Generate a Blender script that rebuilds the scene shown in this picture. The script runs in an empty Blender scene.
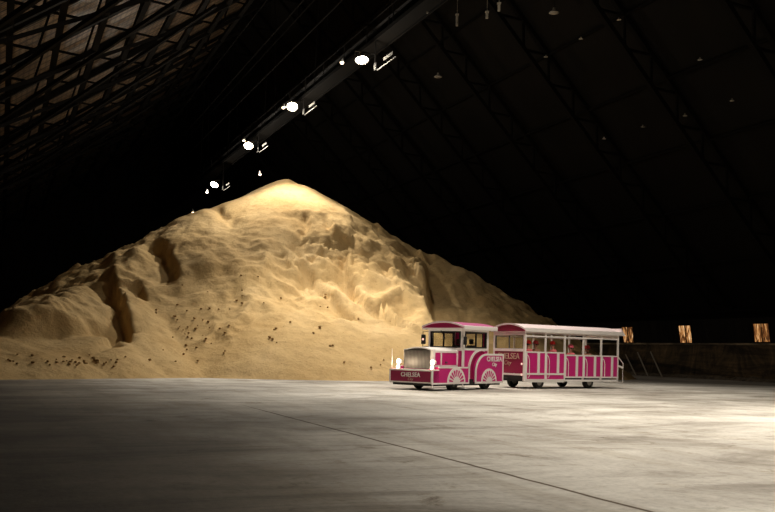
import bpy, bmesh, math, random
import numpy as np
from mathutils import Vector, Matrix, noise

random.seed(7)
C = bpy.context.scene.collection
scn = bpy.context.scene

# ------------------------------------------------------------------ camera, world, exposure
F, HC, ROLL = 900.0, 1.4, 0.024            # focal length (px of 775), camera height, horizon tilt
cam_d = bpy.data.cameras.new('camera'); cam = bpy.data.objects.new('camera', cam_d); C.objects.link(cam)
cam_d.sensor_width = 36; cam_d.lens = F / 775 * 36
cam_d.shift_y = 95 / 775
cam_d.clip_end = 500
cam.matrix_world = Matrix.Translation((0, 0, HC)) @ Matrix.Rotation(math.pi / 2, 4, 'X') @ Matrix.Rotation(ROLL, 4, 'Z')
scn.camera = cam
w = bpy.data.worlds.new('night'); scn.world = w; w.use_nodes = True
w.node_tree.nodes['Background'].inputs[0].default_value = (0.9, 0.75, 0.6, 1)
w.node_tree.nodes['Background'].inputs[1].default_value = 0.0
scn.view_settings.view_transform = 'Standard'; scn.view_settings.look = 'None'
scn.view_settings.gamma = 1; scn.view_settings.use_curve_mapping = False
scn.view_settings.exposure = 0.0
LAMP_COL = (1.0, 0.92, 0.80)

# building frame: n across (to the right), k along the ridge (away and to the left)
TH = math.radians(23.3)
NV = Vector((math.cos(TH), math.sin(TH), 0)); KV = Vector((-math.sin(TH), math.cos(TH), 0))
def P(n, k, z=0.0): return NV * n + KV * k + Vector((0, 0, z))
BM_ROT = TH                                   # rotation about z that takes local x->n, y->k

def horizon(px): return 351 + ROLL * (px - 387.5)
def ray(px, py):
    """direction through a photo point, per metre of depth"""
    c, s = math.cos(ROLL), math.sin(ROLL)
    a, b = px - 387.5, 351 - py
    return Vector(((c * a - s * b) / F, 1.0, (s * a + c * b) / F))

# ------------------------------------------------------------------ helpers
def mat(name, col, rough=0.6, metal=0.0, emit=None, es=0.0, spec=0.5):
    m = bpy.data.materials.new(name); m.use_nodes = True
    b = m.node_tree.nodes['Principled BSDF']
    b.inputs['Base Color'].default_value = (*col, 1); b.inputs['Roughness'].default_value = rough
    b.inputs['Metallic'].default_value = metal; b.inputs['Specular IOR Level'].default_value = spec
    if emit:
        b.inputs['Emission Color'].default_value = (*emit, 1); b.inputs['Emission Strength'].default_value = es
    return m

class NT:
    def __init__(s, m): s.t = m.node_tree; s.b = s.t.nodes['Principled BSDF']
    def n(s, typ, **kw):
        x = s.t.nodes.new(typ)
        for k, v in kw.items(): setattr(x, k, v)
        return x
    def l(s, a, b): s.t.links.new(a, b)
    def coords(s, scale=(1, 1, 1), rot=(0, 0, 0), loc=(0, 0, 0), kind='Object'):
        tc = s.n('ShaderNodeTexCoord'); mp = s.n('ShaderNodeMapping')
        mp.inputs['Scale'].default_value = scale; mp.inputs['Rotation'].default_value = rot; mp.inputs['Location'].default_value = loc
        s.l(tc.outputs[kind], mp.inputs[0]); return mp.outputs[0]
    def noise(s, v, scale, detail=4, rough=0.5, dist=0):
        x = s.n('ShaderNodeTexNoise'); x.inputs['Scale'].default_value = scale; x.inputs['Detail'].default_value = detail
        x.inputs['Roughness'].default_value = rough; x.inputs['Distortion'].default_value = dist
        s.l(v, x.inputs['Vector']); return x.outputs['Fac']
    def ramp(s, f, stops, interp='LINEAR'):
        r = s.n('ShaderNodeValToRGB'); r.color_ramp.interpolation = interp
        el = r.color_ramp.elements
        while len(el) < len(stops): el.new(0.5)
        for e, (p, c) in zip(el, stops):
            e.position = p; e.color = (*c, 1) if len(c) == 3 else c
        s.l(f, r.inputs[0]); return r.outputs[0]
    def mix(s, f, a, b, mode='MIX'):
        x = s.n('ShaderNodeMix', data_type='RGBA', blend_type=mode)
        if isinstance(f, (int, float)): x.inputs[0].default_value = f
        else: s.l(f, x.inputs[0])
        for i, v in ((6, a), (7, b)):
            if isinstance(v, tuple): x.inputs[i].default_value = (*v, 1)
            else: s.l(v, x.inputs[i])
        return x.outputs[2]
    def math(s, op, a, b=0.0, clamp=False):
        x = s.n('ShaderNodeMath', operation=op, use_clamp=clamp)
        for i, v in ((0, a), (1, b)):
            if isinstance(v, (int, float)): x.inputs[i].default_value = v
            else: s.l(v, x.inputs[i])
        return x.outputs[0]
    def bump(s, h, strength=0.5, dist=0.1):
        x = s.n('ShaderNodeBump'); x.inputs['Strength'].default_value = strength; x.inputs['Distance'].default_value = dist
        s.l(h, x.inputs['Height']); s.l(x.outputs[0], s.b.inputs['Normal']); return x
    def color(s, c): s.l(c, s.b.inputs['Base Color'])

class MB:
    """collects shapes into one bmesh"""
    def __init__(s, off=(0, 0, 0)): s.bm = bmesh.new(); s.off = Vector(off)
    def _v(s, p): return s.bm.verts.new(Vector(p) + s.off)
    def box(s, x0, x1, y0, y1, z0, z1):
        v = [s._v((x, y, z)) for x in (x0, x1) for y in (y0, y1) for z in (z0, z1)]
        for f in ((0, 1, 3, 2), (4, 6, 7, 5), (0, 4, 5, 1), (2, 3, 7, 6), (0, 2, 6, 4), (1, 5, 7, 3)):
            s.bm.faces.new([v[i] for i in f])
        return s
    def prism(s, poly, axis, a, b):
        """poly: 2D outline; axis 'y': points are (x,z); 'x': (y,z); 'z': (x,y)"""
        def mk(p, t):
            return {'y': (p[0], t, p[1]), 'x': (t, p[0], p[1]), 'z': (p[0], p[1], t)}[axis]
        A = [s._v(mk(p, a)) for p in poly]; B = [s._v(mk(p, b)) for p in poly]
        n = len(poly)
        s.bm.faces.new(A); s.bm.faces.new(B[::-1])
        for i in range(n):
            s.bm.faces.new([A[i], B[i], B[(i + 1) % n], A[(i + 1) % n]])
        return s
    def strip(s, inner, outer, axis, a, b):
        """a bent band between two polylines, given thickness a..b along axis"""
        def mk(p, t):
            return {'y': (p[0], t, p[1]), 'x': (t, p[0], p[1]), 'z': (p[0], p[1], t)}[axis]
        g = [[s._v(mk(p, t)) for p in pl] for pl in (inner, outer) for t in (a, b)]
        ia, ib, oa, ob = g
        n = len(inner)
        for i in range(n - 1):
            for q in ((ia, oa), (ob, ib), (ib, ia), (oa, ob)):
                s.bm.faces.new([q[0][i], q[0][i + 1], q[1][i + 1], q[1][i]])
        s.bm.faces.new([ia[0], oa[0], ob[0], ib[0]]); s.bm.faces.new([ia[-1], ib[-1], ob[-1], oa[-1]])
        return s
    def tube(s, pts, r, seg=8):
        pts = [Vector(p) for p in pts]; rings = []
        for i, p in enumerate(pts):
            d = (pts[min(i + 1, len(pts) - 1)] - pts[max(i - 1, 0)]).normalized()
            up = Vector((0, 0, 1)) if abs(d.z) < 0.95 else Vector((1, 0, 0))
            a = d.cross(up).normalized(); b = d.cross(a)
            rr = r[i] if isinstance(r, (list, tuple)) else r
            rings.append([s._v(p + (a * math.cos(t) + b * math.sin(t)) * rr) for t in [2 * math.pi * j / seg for j in range(seg)]])
        for A, B in zip(rings, rings[1:]):
            for j in range(seg):
                s.bm.faces.new([A[j], A[(j + 1) % seg], B[(j + 1) % seg], B[j]])
        s.bm.faces.new(rings[0][::-1]); s.bm.faces.new(rings[-1])
        return s
    def bar(s, p, q, w, h):
        """rectangular bar from p to q, w sideways, h in the other direction"""
        p, q = Vector(p), Vector(q); d = (q - p).normalized()
        up = Vector((0, 0, 1)) if abs(d.z) < 0.95 else Vector((1, 0, 0))
        a = d.cross(up).normalized() * w / 2; b = d.cross(a).normalized() * h / 2
        v = [s._v(o + a * i + b * j) for o in (p, q) for i, j in ((-1, -1), (1, -1), (1, 1), (-1, 1))]
        for f in ((0, 1, 2, 3), (7, 6, 5, 4), (0, 4, 5, 1), (1, 5, 6, 2), (2, 6, 7, 3), (3, 7, 4, 0)):
            s.bm.faces.new([v[i] for i in f])
        return s
    def lathe(s, prof, center, axis='z', seg=24):
        """profile (r, h) turned about an axis through center"""
        c = Vector(center)
        def mk(r, h, t):
            a, b = r * math.cos(t), r * math.sin(t)
            return {'z': (a, b, h), 'y': (a, h, b), 'x': (h, a, b)}[axis]
        rings = [[s._v(c + Vector(mk(max(r, 1e-4), h, 2 * math.pi * j / seg))) for j in range(seg)] for r, h in prof]
        for A, B in zip(rings, rings[1:]):
            for j in range(seg):
                s.bm.faces.new([A[j], A[(j + 1) % seg], B[(j + 1) % seg], B[j]])
        s.bm.faces.new(rings[0][::-1]); s.bm.faces.new(rings[-1])
        return s
    def build(s, name, m, parent=None, smooth=False, bevel=0):
        bmesh.ops.recalc_face_normals(s.bm, faces=s.bm.faces)
        me = bpy.data.meshes.new(name); s.bm.to_mesh(me); s.bm.free()
        if smooth:
            me.shade_smooth()
        me.materials.append(m)
        o = bpy.data.objects.new(name, me); C.objects.link(o)
        if parent: o.parent = parent
        if bevel:
            b = o.modifiers.new('bevel', 'BEVEL'); b.width = bevel; b.segments = 2; b.limit_method = 'ANGLE'
        return o

def tag(o, label=None, cat=None, group=None, kind=None):
    if label: o['label'] = label
    if cat: o['category'] = cat
    if group: o['group'] = group
    if kind: o['kind'] = kind
    return o
def empty(name, loc, rz=0, **k):
    o = bpy.data.objects.new(name, None); C.objects.link(o); o.location = loc; o.rotation_euler = (0, 0, rz)
    o.empty_display_size = 0.3
    return tag(o, **k)
KIDS = {}
def kids(o): return [c for c in bpy.data.objects if c.parent == o]
def copy_tree(o, parent=None):
    c = o.copy(); C.objects.link(c)
    if parent: c.parent = parent
    for ch in kids(o): copy_tree(ch, c)
    return c
def text_mesh(name, body, size, m, parent, loc, rot, depth=0.008, shear=0.0, width=1.0, bold=0.0):
    cu = bpy.data.curves.new(name, 'FONT'); cu.body = body; cu.size = size; cu.extrude = depth; cu.shear = shear
    cu.align_x = 'CENTER'; cu.align_y = 'CENTER'; cu.offset = bold; cu.space_character = 1.05
    t = bpy.data.objects.new(name, cu); C.objects.link(t)
    bpy.context.view_layer.update()
    me = bpy.data.meshes.new_from_object(t.evaluated_get(bpy.context.evaluated_depsgraph_get()))
    bpy.data.objects.remove(t)
    me.materials.clear(); me.materials.append(m)
    o = bpy.data.objects.new(name, me); C.objects.link(o); o.parent = parent
    o.location = loc; o.rotation_euler = rot; o.scale = (width, 1, 1)
    return o

# ------------------------------------------------------------------ floodlights on the gantry (the light of the place)
GN, GZ = 18.6, 18.2                          # gantry centre line and deck height
housing_m = mat('lamp housing', (0.25, 0.24, 0.22), 0.4, 0.6)
lens_m = mat('floodlight glass', (1, 1, 1), 0.3, emit=(1.0, 0.88, 0.66), es=60)
dim_m = mat('small lamp glass', (1, 1, 1), 0.3, emit=(1.0, 0.72, 0.42), es=7)
def floodlight(n, k, z, aim, watts, angle, blend, label, small=True, group='floodlights along the ridge gantry', rad=0.34, roof_fill=0):
    """aim = (n, k, z) target; a bell floodlight with its own light"""
    pos = P(n, k, z); d = (P(*aim) - pos).normalized()
    t = empty('floodlight', pos, 0, label=label, cat='lamp', group=group)
    t.rotation_mode = 'QUATERNION'; t.rotation_quaternion = d.to_track_quat('-Z', 'Y')
    MB().lathe([(0.10, 0.42), (0.13, 0.28), (0.16, 0.26), (0.26, 0.12), (rad, -0.02), (rad + 0.03, -0.03), (rad + 0.03, 0.0), (rad - .02, 0.0), (0.2, 0.1), (0.1, 0.2)], (0, 0, 0)).build('housing', housing_m, t, True)
    MB().lathe([(0.02, -0.14), (rad * .5, -0.12), (rad * .8, -0.06), (rad * .95, 0.0), (rad * .5, 0.02), (0.02, .02)], (0, 0, 0)).build('lens', lens_m, t, True)
    MB().tube([(rad + .02, 0, 0.05), (rad + .02, 0, 0.5), (-rad - .02, 0, 0.5), (-rad - .02, 0, 0.05)], 0.025, 6).build('bracket', housing_m, t)
    ld = bpy.data.lights.new('floodlight beam', 'SPOT'); ld.energy = watts; ld.color = LAMP_COL
    ld.spot_size = math.radians(angle); ld.spot_blend = blend; ld.shadow_soft_size = 0.28
    lo = bpy.data.objects.new('beam', ld); C.objects.link(lo); lo.parent = t; lo.location = (0, 0, -0.2)
    if roof_fill:  # added bare point light below the lamp to brighten the left roof
        ld = bpy.data.lights.new('added roof fill', 'POINT'); ld.energy = roof_fill; ld.color = LAMP_COL; ld.shadow_soft_size = 0.25
        lo = bpy.data.objects.new('fill_light', ld); C.objects.link(lo); lo.parent = t; lo.location = (0, 0, -1.2)
    return t
W0 = 1000
#            n     k     z      aim               watts  angle blend
floodlight(17.4, 44.8, 16.9, (16.6, 39.5, 0), 12 * W0, 103, 1.0, 'highest and largest looking lit floodlight at the upper end of the gantry in view', roof_fill=600)
floodlight(17.4, 57.3, 17.4, (13.8, 46, 3), 8.2 * W0, 98, 0.75, 'second lit floodlight from the upper end of the gantry', roof_fill=480)
floodlight(17.4, 68.7, 17.1, (14, 60, 6), 1.5 * W0, 150, 0.9, 'third lit floodlight from the upper end, left above the pile peak', roof_fill=480)
floodlight(17.4, 80.7, 16.0, (10, 72, 0), 1.0 * W0, 150, 0.9, 'lowest lit floodlight, just above the left shoulder of the pile', roof_fill=480)
floodlight(17.2, 30.5, 17.0, (24.0, 21, 0), 7.4 * W0, 116, 0.6, 'lit floodlight on the gantry above the train, out of view')
floodlight(17.2, 19.8, 16.4, (17.0, 26, 0), 7 * W0, 98, 0.9, 'lit floodlight on the gantry in front of the train, out of view')
floodlight(17.2, 8.8, 15.9, (18.5, 7.0, 0), 22 * W0, 104, 0.5, 'lit floodlight on the gantry nearest the right foreground, out of view')

# small secondary lamps beside the big ones
sm = None
def small_lamp(px, py, depth, label):
    global sm
    pos = Vector((0, 0, HC)) + ray(px, py) * depth
    if sm is None:
        sm = empty('service_lamp', pos, 0)
        MB().lathe([(0.05, 0.25), (0.08, 0.1), (0.13, 0.0), (0.11, -.02)], (0, 0, 0), seg=12).build('shade', housing_m, sm, True)
        MB().lathe([(0.02, -0.12), (0.08, -0.10), (0.11, -0.02), (0.08, 0.06), (.02, .08)], (0, 0, 0), seg=12).build('bulb', dim_m, sm, True)
        o = sm
    else:
        o = copy_tree(sm)
    o.location = pos
    tag(o, label, 'lamp', 'small lamps beside the floodlights')
small_lamp(342, 62, 49, 'small dim lamp left of the highest floodlight')
small_lamp(283.5, 107, 59, 'small dim lamp touching the left side of the second floodlight')
small_lamp(244, 140, 70, 'small dim lamp tucked against the third floodlight')
small_lamp(207, 192, 81, 'small dim lamp below and left of the lowest floodlight')
small_lamp(260, 174, 70, 'small pale lamp hanging alone above the left shoulder of the pile')
small_lamp(193, 212, 84, 'tiny pale lamp at the skyline of the pile, lowest of all')

# ------------------------------------------------------------------ materials
sugar = mat('raw sugar', (0.6, 0.4, 0.19), 0.95, spec=0.1)
q = NT(sugar); v = q.coords()
c1 = q.ramp(q.noise(v, 0.25, 6, 0.6), [(0.3, (0.50, 0.33, 0.14)), (0.55, (0.60, 0.42, 0.20)), (0.75, (0.66, 0.475, 0.25))])
c2 = q.ramp(q.noise(v, 2.2, 8, 0.7), [(0.28, (0.62, 0.60, 0.56)), (0.5, (1, 1, 1))])
c3 = q.ramp(q.noise(v, 9.0, 3, 0.5), [(0.24, (0.45, 0.38, 0.3)), (0.34, (1, 1, 1))])
q.color(q.mix(0.7, q.mix(0.55, c1, c2, 'MULTIPLY'), c3, 'MULTIPLY'))
hh = q.math('ADD', q.noise(v, 1.2, 8, 0.65), q.math('MULTIPLY', q.noise(v, 7, 6, 0.7), 0.35))
q.bump(hh, 0.4, 0.3)

concrete = mat('worn concrete floor', (0.4, 0.36, 0.3), 0.85, spec=0.25)
q = NT(concrete); v = q.coords()
vs = q.coords((0.30, 0.8, 1), (0, 0, 0.75)); vt = q.coords((1.0, 0.12, 1), (0, 0, -0.35))
base = q.ramp(q.noise(v, 0.12, 6, 0.62, 0.8), [(0.34, (0.36, 0.335, 0.30)), (0.5, (0.58, 0.555, 0.51)), (0.68, (0.72, 0.695, 0.65))])
st = q.ramp(q.noise(vs, 0.5, 9, 0.72, 1.2), [(0.36, (0.42, 0.38, 0.33)), (0.50, (0.92, 0.90, 0.87)), (0.66, (1.14, 1.13, 1.10))])
tr = q.ramp(q.noise(vt, 1.5, 5, 0.6), [(0.36, (0.84, 0.82, 0.79)), (0.5, (1, 1, 1))])
gr = q.ramp(q.noise(v, 12, 4, 0.6), [(0.3, (0.8, 0.8, 0.8)), (0.55, (1, 1, 1))])
sp = q.ramp(q.noise(v, 1.1, 7, 0.75, 0.4), [(0.30, (0.35, 0.31, 0.27)), (0.37, (0.78, 0.75, 0.70)), (0.43, (1, 1, 1))])
col = q.mix(1.0, q.mix(1.0, q.mix(1.0, q.mix(0.9, base, st, 'MULTIPLY'), tr, 'MULTIPLY'), gr, 'MULTIPLY'), sp, 'MULTIPLY')
# left strip darkened by dirt and by painted-in lamp falloff, and the long joint (local x = n, local y = k)
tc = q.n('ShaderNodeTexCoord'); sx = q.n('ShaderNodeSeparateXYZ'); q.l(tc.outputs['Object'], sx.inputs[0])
wob = q.math('MULTIPLY', q.noise(v, 0.5, 4), 0.5)
jd = q.math('ABSOLUTE', q.math('SUBTRACT', q.math('ADD', sx.outputs[0], q.math('MULTIPLY', q.noise(v, 1.3, 3), 0.07)), 5.48))
jd = q.math('ADD', jd, q.math('MULTIPLY', q.math('MAXIMUM', q.math('SUBTRACT', sx.outputs[1], 19.0), 0.0), 0.012))
jm = q.ramp(jd, [(0.0, (0.18, 0.14, 0.10)), (0.022, (0.25, 0.20, 0.15)), (0.045, (1, 1, 1))])
grime_falloff = q.ramp(q.math('ADD', q.math('MULTIPLY', sx.outputs[0], 0.10), q.math('MULTIPLY', q.noise(v, 0.3, 5, .6), 0.7)),
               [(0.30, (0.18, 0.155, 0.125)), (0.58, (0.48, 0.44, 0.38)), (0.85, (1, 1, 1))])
q.color(q.mix(1.0, q.mix(1.0, col, jm, 'MULTIPLY'), grime_falloff, 'MULTIPLY'))
q.bump(q.math('ADD', q.noise(v, 3, 8, 0.7), q.math('MULTIPLY', q.noise(v, 30, 3, .6), 0.15)), 0.35, 0.05)

steel = mat('dark painted steel', (0.007, 0.006, 0.005), 0.8, 0.0, spec=.1)
steel_r = mat('dark brown steel', (0.0045, 0.0038, 0.003), 0.9, 0.0, spec=.05)  # one even near-black brown, darker than the other steel
galv = mat('galvanised steel', (0.16, 0.155, 0.145), 0.55, 0.5)

def roof_mat(name, dark, light, spec, rough):
    m = mat(name, light, rough, spec=spec)
    q = NT(m); v = q.coords()
    base = q.ramp(q.noise(v, 0.35, 6, 0.65), [(0.3, dark), (0.7, light)])
    tc = q.n('ShaderNodeTexCoord'); sx = q.n('ShaderNodeSeparateXYZ'); q.l(tc.outputs['Object'], sx.inputs[0])
    # ribs run down the slope: they vary along k (local y)
    rib = q.math('SINE', q.math('MULTIPLY', sx.outputs[1], 2 * math.pi / 0.28))
    lap = q.math('PINGPONG', sx.outputs[1], 0.55)
    lapc = q.ramp(lap, [(0.0, (0.10, 0.09, 0.08)), (0.10, (0.2, 0.18, 0.16)), (0.16, (1, 1, 1))])
    row = q.math('PINGPONG', sx.outputs[0], 0.16)
    rowc = q.ramp(row, [(0.0, (0.45, 0.42, 0.38)), (0.09, (1, 1, 1))])
    blot = q.ramp(q.noise(v, 2.5, 4, .7), [(0.35, (0.35, 0.3, 0.27)), (0.55, (1, 1, 1))])
    q.color(q.mix(1.0, q.mix(1.0, q.mix(1.0, base, lapc, 'MULTIPLY'), rowc, 'MULTIPLY'), blot, 'MULTIPLY'))
    q.bump(rib, 0.3, 0.03)
    return m
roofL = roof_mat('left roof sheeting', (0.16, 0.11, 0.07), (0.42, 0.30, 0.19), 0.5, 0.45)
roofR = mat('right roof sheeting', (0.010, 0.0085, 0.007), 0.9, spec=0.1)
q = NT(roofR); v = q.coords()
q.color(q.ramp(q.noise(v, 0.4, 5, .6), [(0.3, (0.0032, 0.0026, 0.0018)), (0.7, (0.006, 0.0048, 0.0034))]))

wallm = mat('stained concrete wall', (0.05, 0.04, 0.03), 0.9, spec=0.2)
q = NT(wallm); v = q.coords(); vv = q.coords((1, 0.55, 0.30)); vh = q.coords((1, 0.10, 1.1))
a = q.ramp(q.noise(vv, 1.0, 9, 0.72, 1.6), [(0.42, (0.06, 0.05, 0.038)), (0.60, (0.16, 0.12, 0.08)), (0.75, (0.34, 0.27, 0.18))])
b = q.ramp(q.noise(vh, 0.9, 6, 0.7, 1.0), [(0.4, (0.3, 0.3, 0.3)), (0.62, (1.3, 1.15, 0.9))])
q.color(q.mix(1.0, a, b, 'MULTIPLY'))
q.bump(q.noise(v, 2.5, 7, .7), 0.4, 0.1)
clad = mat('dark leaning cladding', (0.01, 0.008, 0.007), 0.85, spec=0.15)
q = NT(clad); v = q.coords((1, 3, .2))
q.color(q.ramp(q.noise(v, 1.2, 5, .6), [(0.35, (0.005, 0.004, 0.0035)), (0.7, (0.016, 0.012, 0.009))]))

ledge_m = mat('pale ledge', (0.40, 0.31, 0.19), .95)  # mottled brown, paler than the wall below
q = NT(ledge_m); q.color(q.ramp(q.noise(q.coords((1, .25, 1)), 1.0, 6, .7), [(0.4, (0.10, 0.08, 0.055)), (0.6, (0.50, 0.38, 0.23))]))
# ------------------------------------------------------------------ shell
NL, NR, K0, K1 = -20.0, 44.7, -14.0, 125.0
RIDGE_N, RIDGE_Z = 18.4, 30.0
ZL = 3.1; ZW, ZK = 2.35, 4.1
def struct(mb, name, m):
    o = mb.build(name, m); o.rotation_euler = (0, 0, BM_ROT); return tag(o, kind='structure')
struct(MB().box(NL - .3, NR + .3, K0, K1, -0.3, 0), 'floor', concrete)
struct(MB().box(NR, NR + 0.4, K0, K1, 0, ZW), 'wall_right', wallm)
struct(MB().box(NR - 0.10, NR + 0.5, K0, K1, ZW, ZW + 0.12), 'trim_1', ledge_m)       # ledge on the low wall
struct(MB().box(NL - .4, NL, K0, K1, 0, ZL), 'wall_left', wallm)
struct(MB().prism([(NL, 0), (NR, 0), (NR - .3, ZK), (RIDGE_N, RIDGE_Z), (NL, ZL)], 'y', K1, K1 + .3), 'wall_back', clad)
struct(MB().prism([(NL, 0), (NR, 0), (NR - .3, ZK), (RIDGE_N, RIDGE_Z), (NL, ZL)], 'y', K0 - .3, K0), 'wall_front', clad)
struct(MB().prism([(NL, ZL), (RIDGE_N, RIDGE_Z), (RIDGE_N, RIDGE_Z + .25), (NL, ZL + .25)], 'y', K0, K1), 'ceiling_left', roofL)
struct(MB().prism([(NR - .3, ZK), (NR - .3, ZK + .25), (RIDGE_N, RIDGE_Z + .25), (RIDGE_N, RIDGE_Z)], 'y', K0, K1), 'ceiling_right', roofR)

# knee wall above the ledge leans inwards; the lit openings sit in it
def kn(z): return NR - 0.02 - 0.3 * (z - ZW) / (ZK - ZW)
def wall_k(px, py):
    """k of the photo point on the knee wall"""
    d = ray(px, py); nn = d.dot(NV); t = (NR - .15) / nn
    return (d * t).dot(KV), HC + d.z * t
wins = []
for (x0, x1, yt, yb) in ((622.2, 633.0, 327.2, 342.3), (678.8, 691.2, 325.7, 342.6), (753.2, 769.3, 323.8, 341.8)):
    ka, _ = wall_k(x0, yb); kb, _ = wall_k(x1, yb)
    _, zt = wall_k((x0 + x1) / 2, yt); _, zb = wall_k((x0 + x1) / 2, yb)
    wins.append((kb, ka, zb, zt))
winm = mat('grimy lit pane', (0.1, 0.05, 0.02), 0.6, emit=(1, .6, .3), es=1)
q = NT(winm); v = q.coords((1, 2.6, 0.6))
g = q.ramp(q.noise(v, 1.5, 6, 0.75, 1.0), [(0.42, (0.015, 0.006, 0.003)), (0.50, (0.18, 0.06, 0.015)), (0.57, (0.75, 0.36, 0.12)), (0.68, (1.0, 0.78, 0.48))])
q.l(g, q.b.inputs['Emission Color']); q.b.inputs['Emission Strength'].default_value = 0.95
kw = MB()
cuts = sorted(wins)
kprev = K0
def lean(mb, ka, kb, za, zb, th=0.12, inn=0.0):
    mb.prism([(kn(za) - inn, za), (kn(zb) - inn, zb), (kn(zb) - inn + th, zb), (kn(za) - inn + th, za)], 'y', ka, kb)
for (ka, kb, za, zb) in cuts:
    lean(kw, kprev, ka, ZW + .12, ZK); lean(kw, ka, kb, ZW + .12, za); lean(kw, ka, kb, zb, ZK); kprev = kb
lean(kw, kprev, K1, ZW + .12, ZK)
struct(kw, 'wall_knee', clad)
for i, (ka, kb, za, zb) in enumerate(sorted(wins, reverse=True)):
    f = MB(); lean(f, ka - .07, ka, za, zb, .2, .04); lean(f, kb, kb + .07, za, zb, .2, .04); lean(f, ka, kb, zb, zb + .06, .2, .04)
    fo = f.build('window_%d' % (i + 1), clad); fo.rotation_euler = (0, 0, BM_ROT); tag(fo, kind='structure')
    p = MB(); lean(p, ka, kb, za, zb, .03, -.05); po = p.build('pane', winm, fo)
    b = MB(); km = (ka + kb) / 2; lean(b, km - .03, km + .02, za, zb, .06, .0); b.build('mullion', clad, fo)

# ------------------------------------------------------------------ roof steel
def roof_z(n): return ZL + (RIDGE_Z - ZL) * (n - NL) / (RIDGE_N - NL) if n < RIDGE_N else RIDGE_Z + (ZK - RIDGE_Z) * (n - RIDGE_N) / (NR - .3 - RIDGE_N)
ORD = ['first', 'second', 'third', 'fourth', 'fifth', 'sixth', 'seventh', 'eighth', 'ninth', 'tenth', 'eleventh', 'twelfth', 'thirteenth', 'fourteenth', 'fifteenth', 'sixteenth', 'seventeenth', 'eighteenth', 'nineteenth', 'twentieth', 'twenty-first']
def truss(na, nb, depth, bays, label, group, m):
    t = empty('roof_truss', (0, 0, 0), BM_ROT, label=label, cat='roof truss', group=group)
    sgn = Vector((nb - na, 0, roof_z(nb) - roof_z(na))).normalized()
    perp = Vector((sgn.z, 0, -sgn.x));  perp = perp if perp.z < 0 else -perp
    A, B = Vector((na, 0, roof_z(na))), Vector((nb, 0, roof_z(nb)))
    ta, tb = A + perp * .16, B + perp * .16
    la, lb = A + perp * depth, B + perp * depth
    MB().bar(ta, tb, .28, .22).build('top_chord', m, t)
    MB().bar(la, lb, .30, .24).build('bottom_chord', m, t)
    me = None
    for i in range(bays):
        u0, u1 = i / bays, (i + .5) / bays; u2 = (i + 1) / bays
        MB().bar(ta.lerp(tb, u0), la.lerp(lb, u1), .12, .12).build('web_brace', m, t)
        MB().bar(la.lerp(lb, u1), ta.lerp(tb, u2), .12, .12).build('web_brace', m, t)
    return t
tl = truss(NL + .3, RIDGE_N - .3, 1.5, 14, 'dark steel lattice rafter under the lit left roof slope', 'lattice rafters of the left roof', steel)
tr_ = truss(NR - 1.2, RIDGE_N + .3, 1.3, 14, 'dark brown steel lattice rafter under the dark right roof slope', 'lattice rafters of the right roof', steel_r)
for src, k0, dk, cnt in ((tl, 12.0, 6.2, 17), (tr_, 3.0, 7.0, 14)):
    for i in range(cnt):
        o = src if i == 0 else copy_tree(src)
        o.location = P(0, k0 + i * dk)
        o['label'] = ('lattice rafter under the lit left roof, %s from the camera' if src is tl else 'dark brown lattice rafter under the dark right roof, %s from the camera') % ORD[i]
def longi(n, w, h, drop, name, label, cat, group, m):
    o = MB().bar((n, K0 + .2, roof_z(n) - drop), (n, K1 - .2, roof_z(n) - drop), w, h).build(name, m)
    o.rotation_euler = (0, 0, BM_ROT); tag(o, label, cat, group)
for i, n in enumerate(np.arange(-16, 18, 2.3)):
    longi(float(n), .30, .30, 1.75, 'roof_girder', 'long dark girder along the left roof, %s up from the left eave' % ORD[i], 'girder', 'long girders of the left roof', steel)
for i, n in enumerate(np.arange(20.5, 44, 2.9)):
    longi(float(n), .10, .14, .10 + .12, 'roof_purlin', 'thin purlin along the dark right roof, %s down from the ridge' % ORD[i], 'purlin', 'purlins of the right roof', steel_r)
# diagonal wind braces crossing the left slope
random.seed(3)
for i in range(9):
    k = 14 + i * 8.5
    for s in (0, 1):
        n0, n1 = (-6, 12) if s == 0 else (12, -6)
        o = MB().bar((n0, k, roof_z(n0) - 2.2 - .45 * s), (n1, k + 13, roof_z(n1) - 2.2 - .45 * s), .2, .2).build('wind_brace', steel)
        o.rotation_euler = (0, 0, BM_ROT); tag(o, 'diagonal brace below the left roof, %s, %s crossing from the camera' % ('rising away from the camera' if s == 0 else 'falling away from the camera', ORD[i]), 'brace', 'diagonal braces of the left roof')

# ------------------------------------------------------------------ conveyor gantry under the ridge
g = empty('conveyor_gantry', P(GN, 60, GZ), BM_ROT, label='long steel conveyor walkway hung under the ridge, carrying the floodlights', cat='gantry')
ka, kb = -68.0, 58.0
MB().box(-.42, .42, ka, kb, -.05, 0).build('deck', steel_r, g)
MB().box(-.50, -.42, ka, kb, -.16, .05).build('side_beam', steel_r, g)
MB().box(.42, .50, ka, kb, -.16, .05).build('side_beam', steel_r, g)
for x in (-.46, .46):
    for z in (.55, 1.05):
        MB().tube([(x, ka, z), (x, kb, z)], .018, 6).build('handrail', steel, g)
    y = ka
    while y < kb and len(kids(g)) < 90:
        MB().box(x - .025, x + .025, y - .025, y + .025, 0, 1.08).build('rail_post', steel, g); y += 3.6
MB().prism([(-.35, .5), (.35, .5), (.45, .62), (.38, .62), (.3, .56), (-.3, .56), (-.38, .62), (-.45, .62)], 'y', ka, kb).build('conveyor_belt', steel, g)
for y in np.arange(ka + 3, kb, 12):
    for x in (-.46, .46):
        MB().tube([(x, y, .0), (x * .3, y, RIDGE_Z - GZ - .8)], .03, 6).build('hanger_rod', steel, g)
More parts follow.
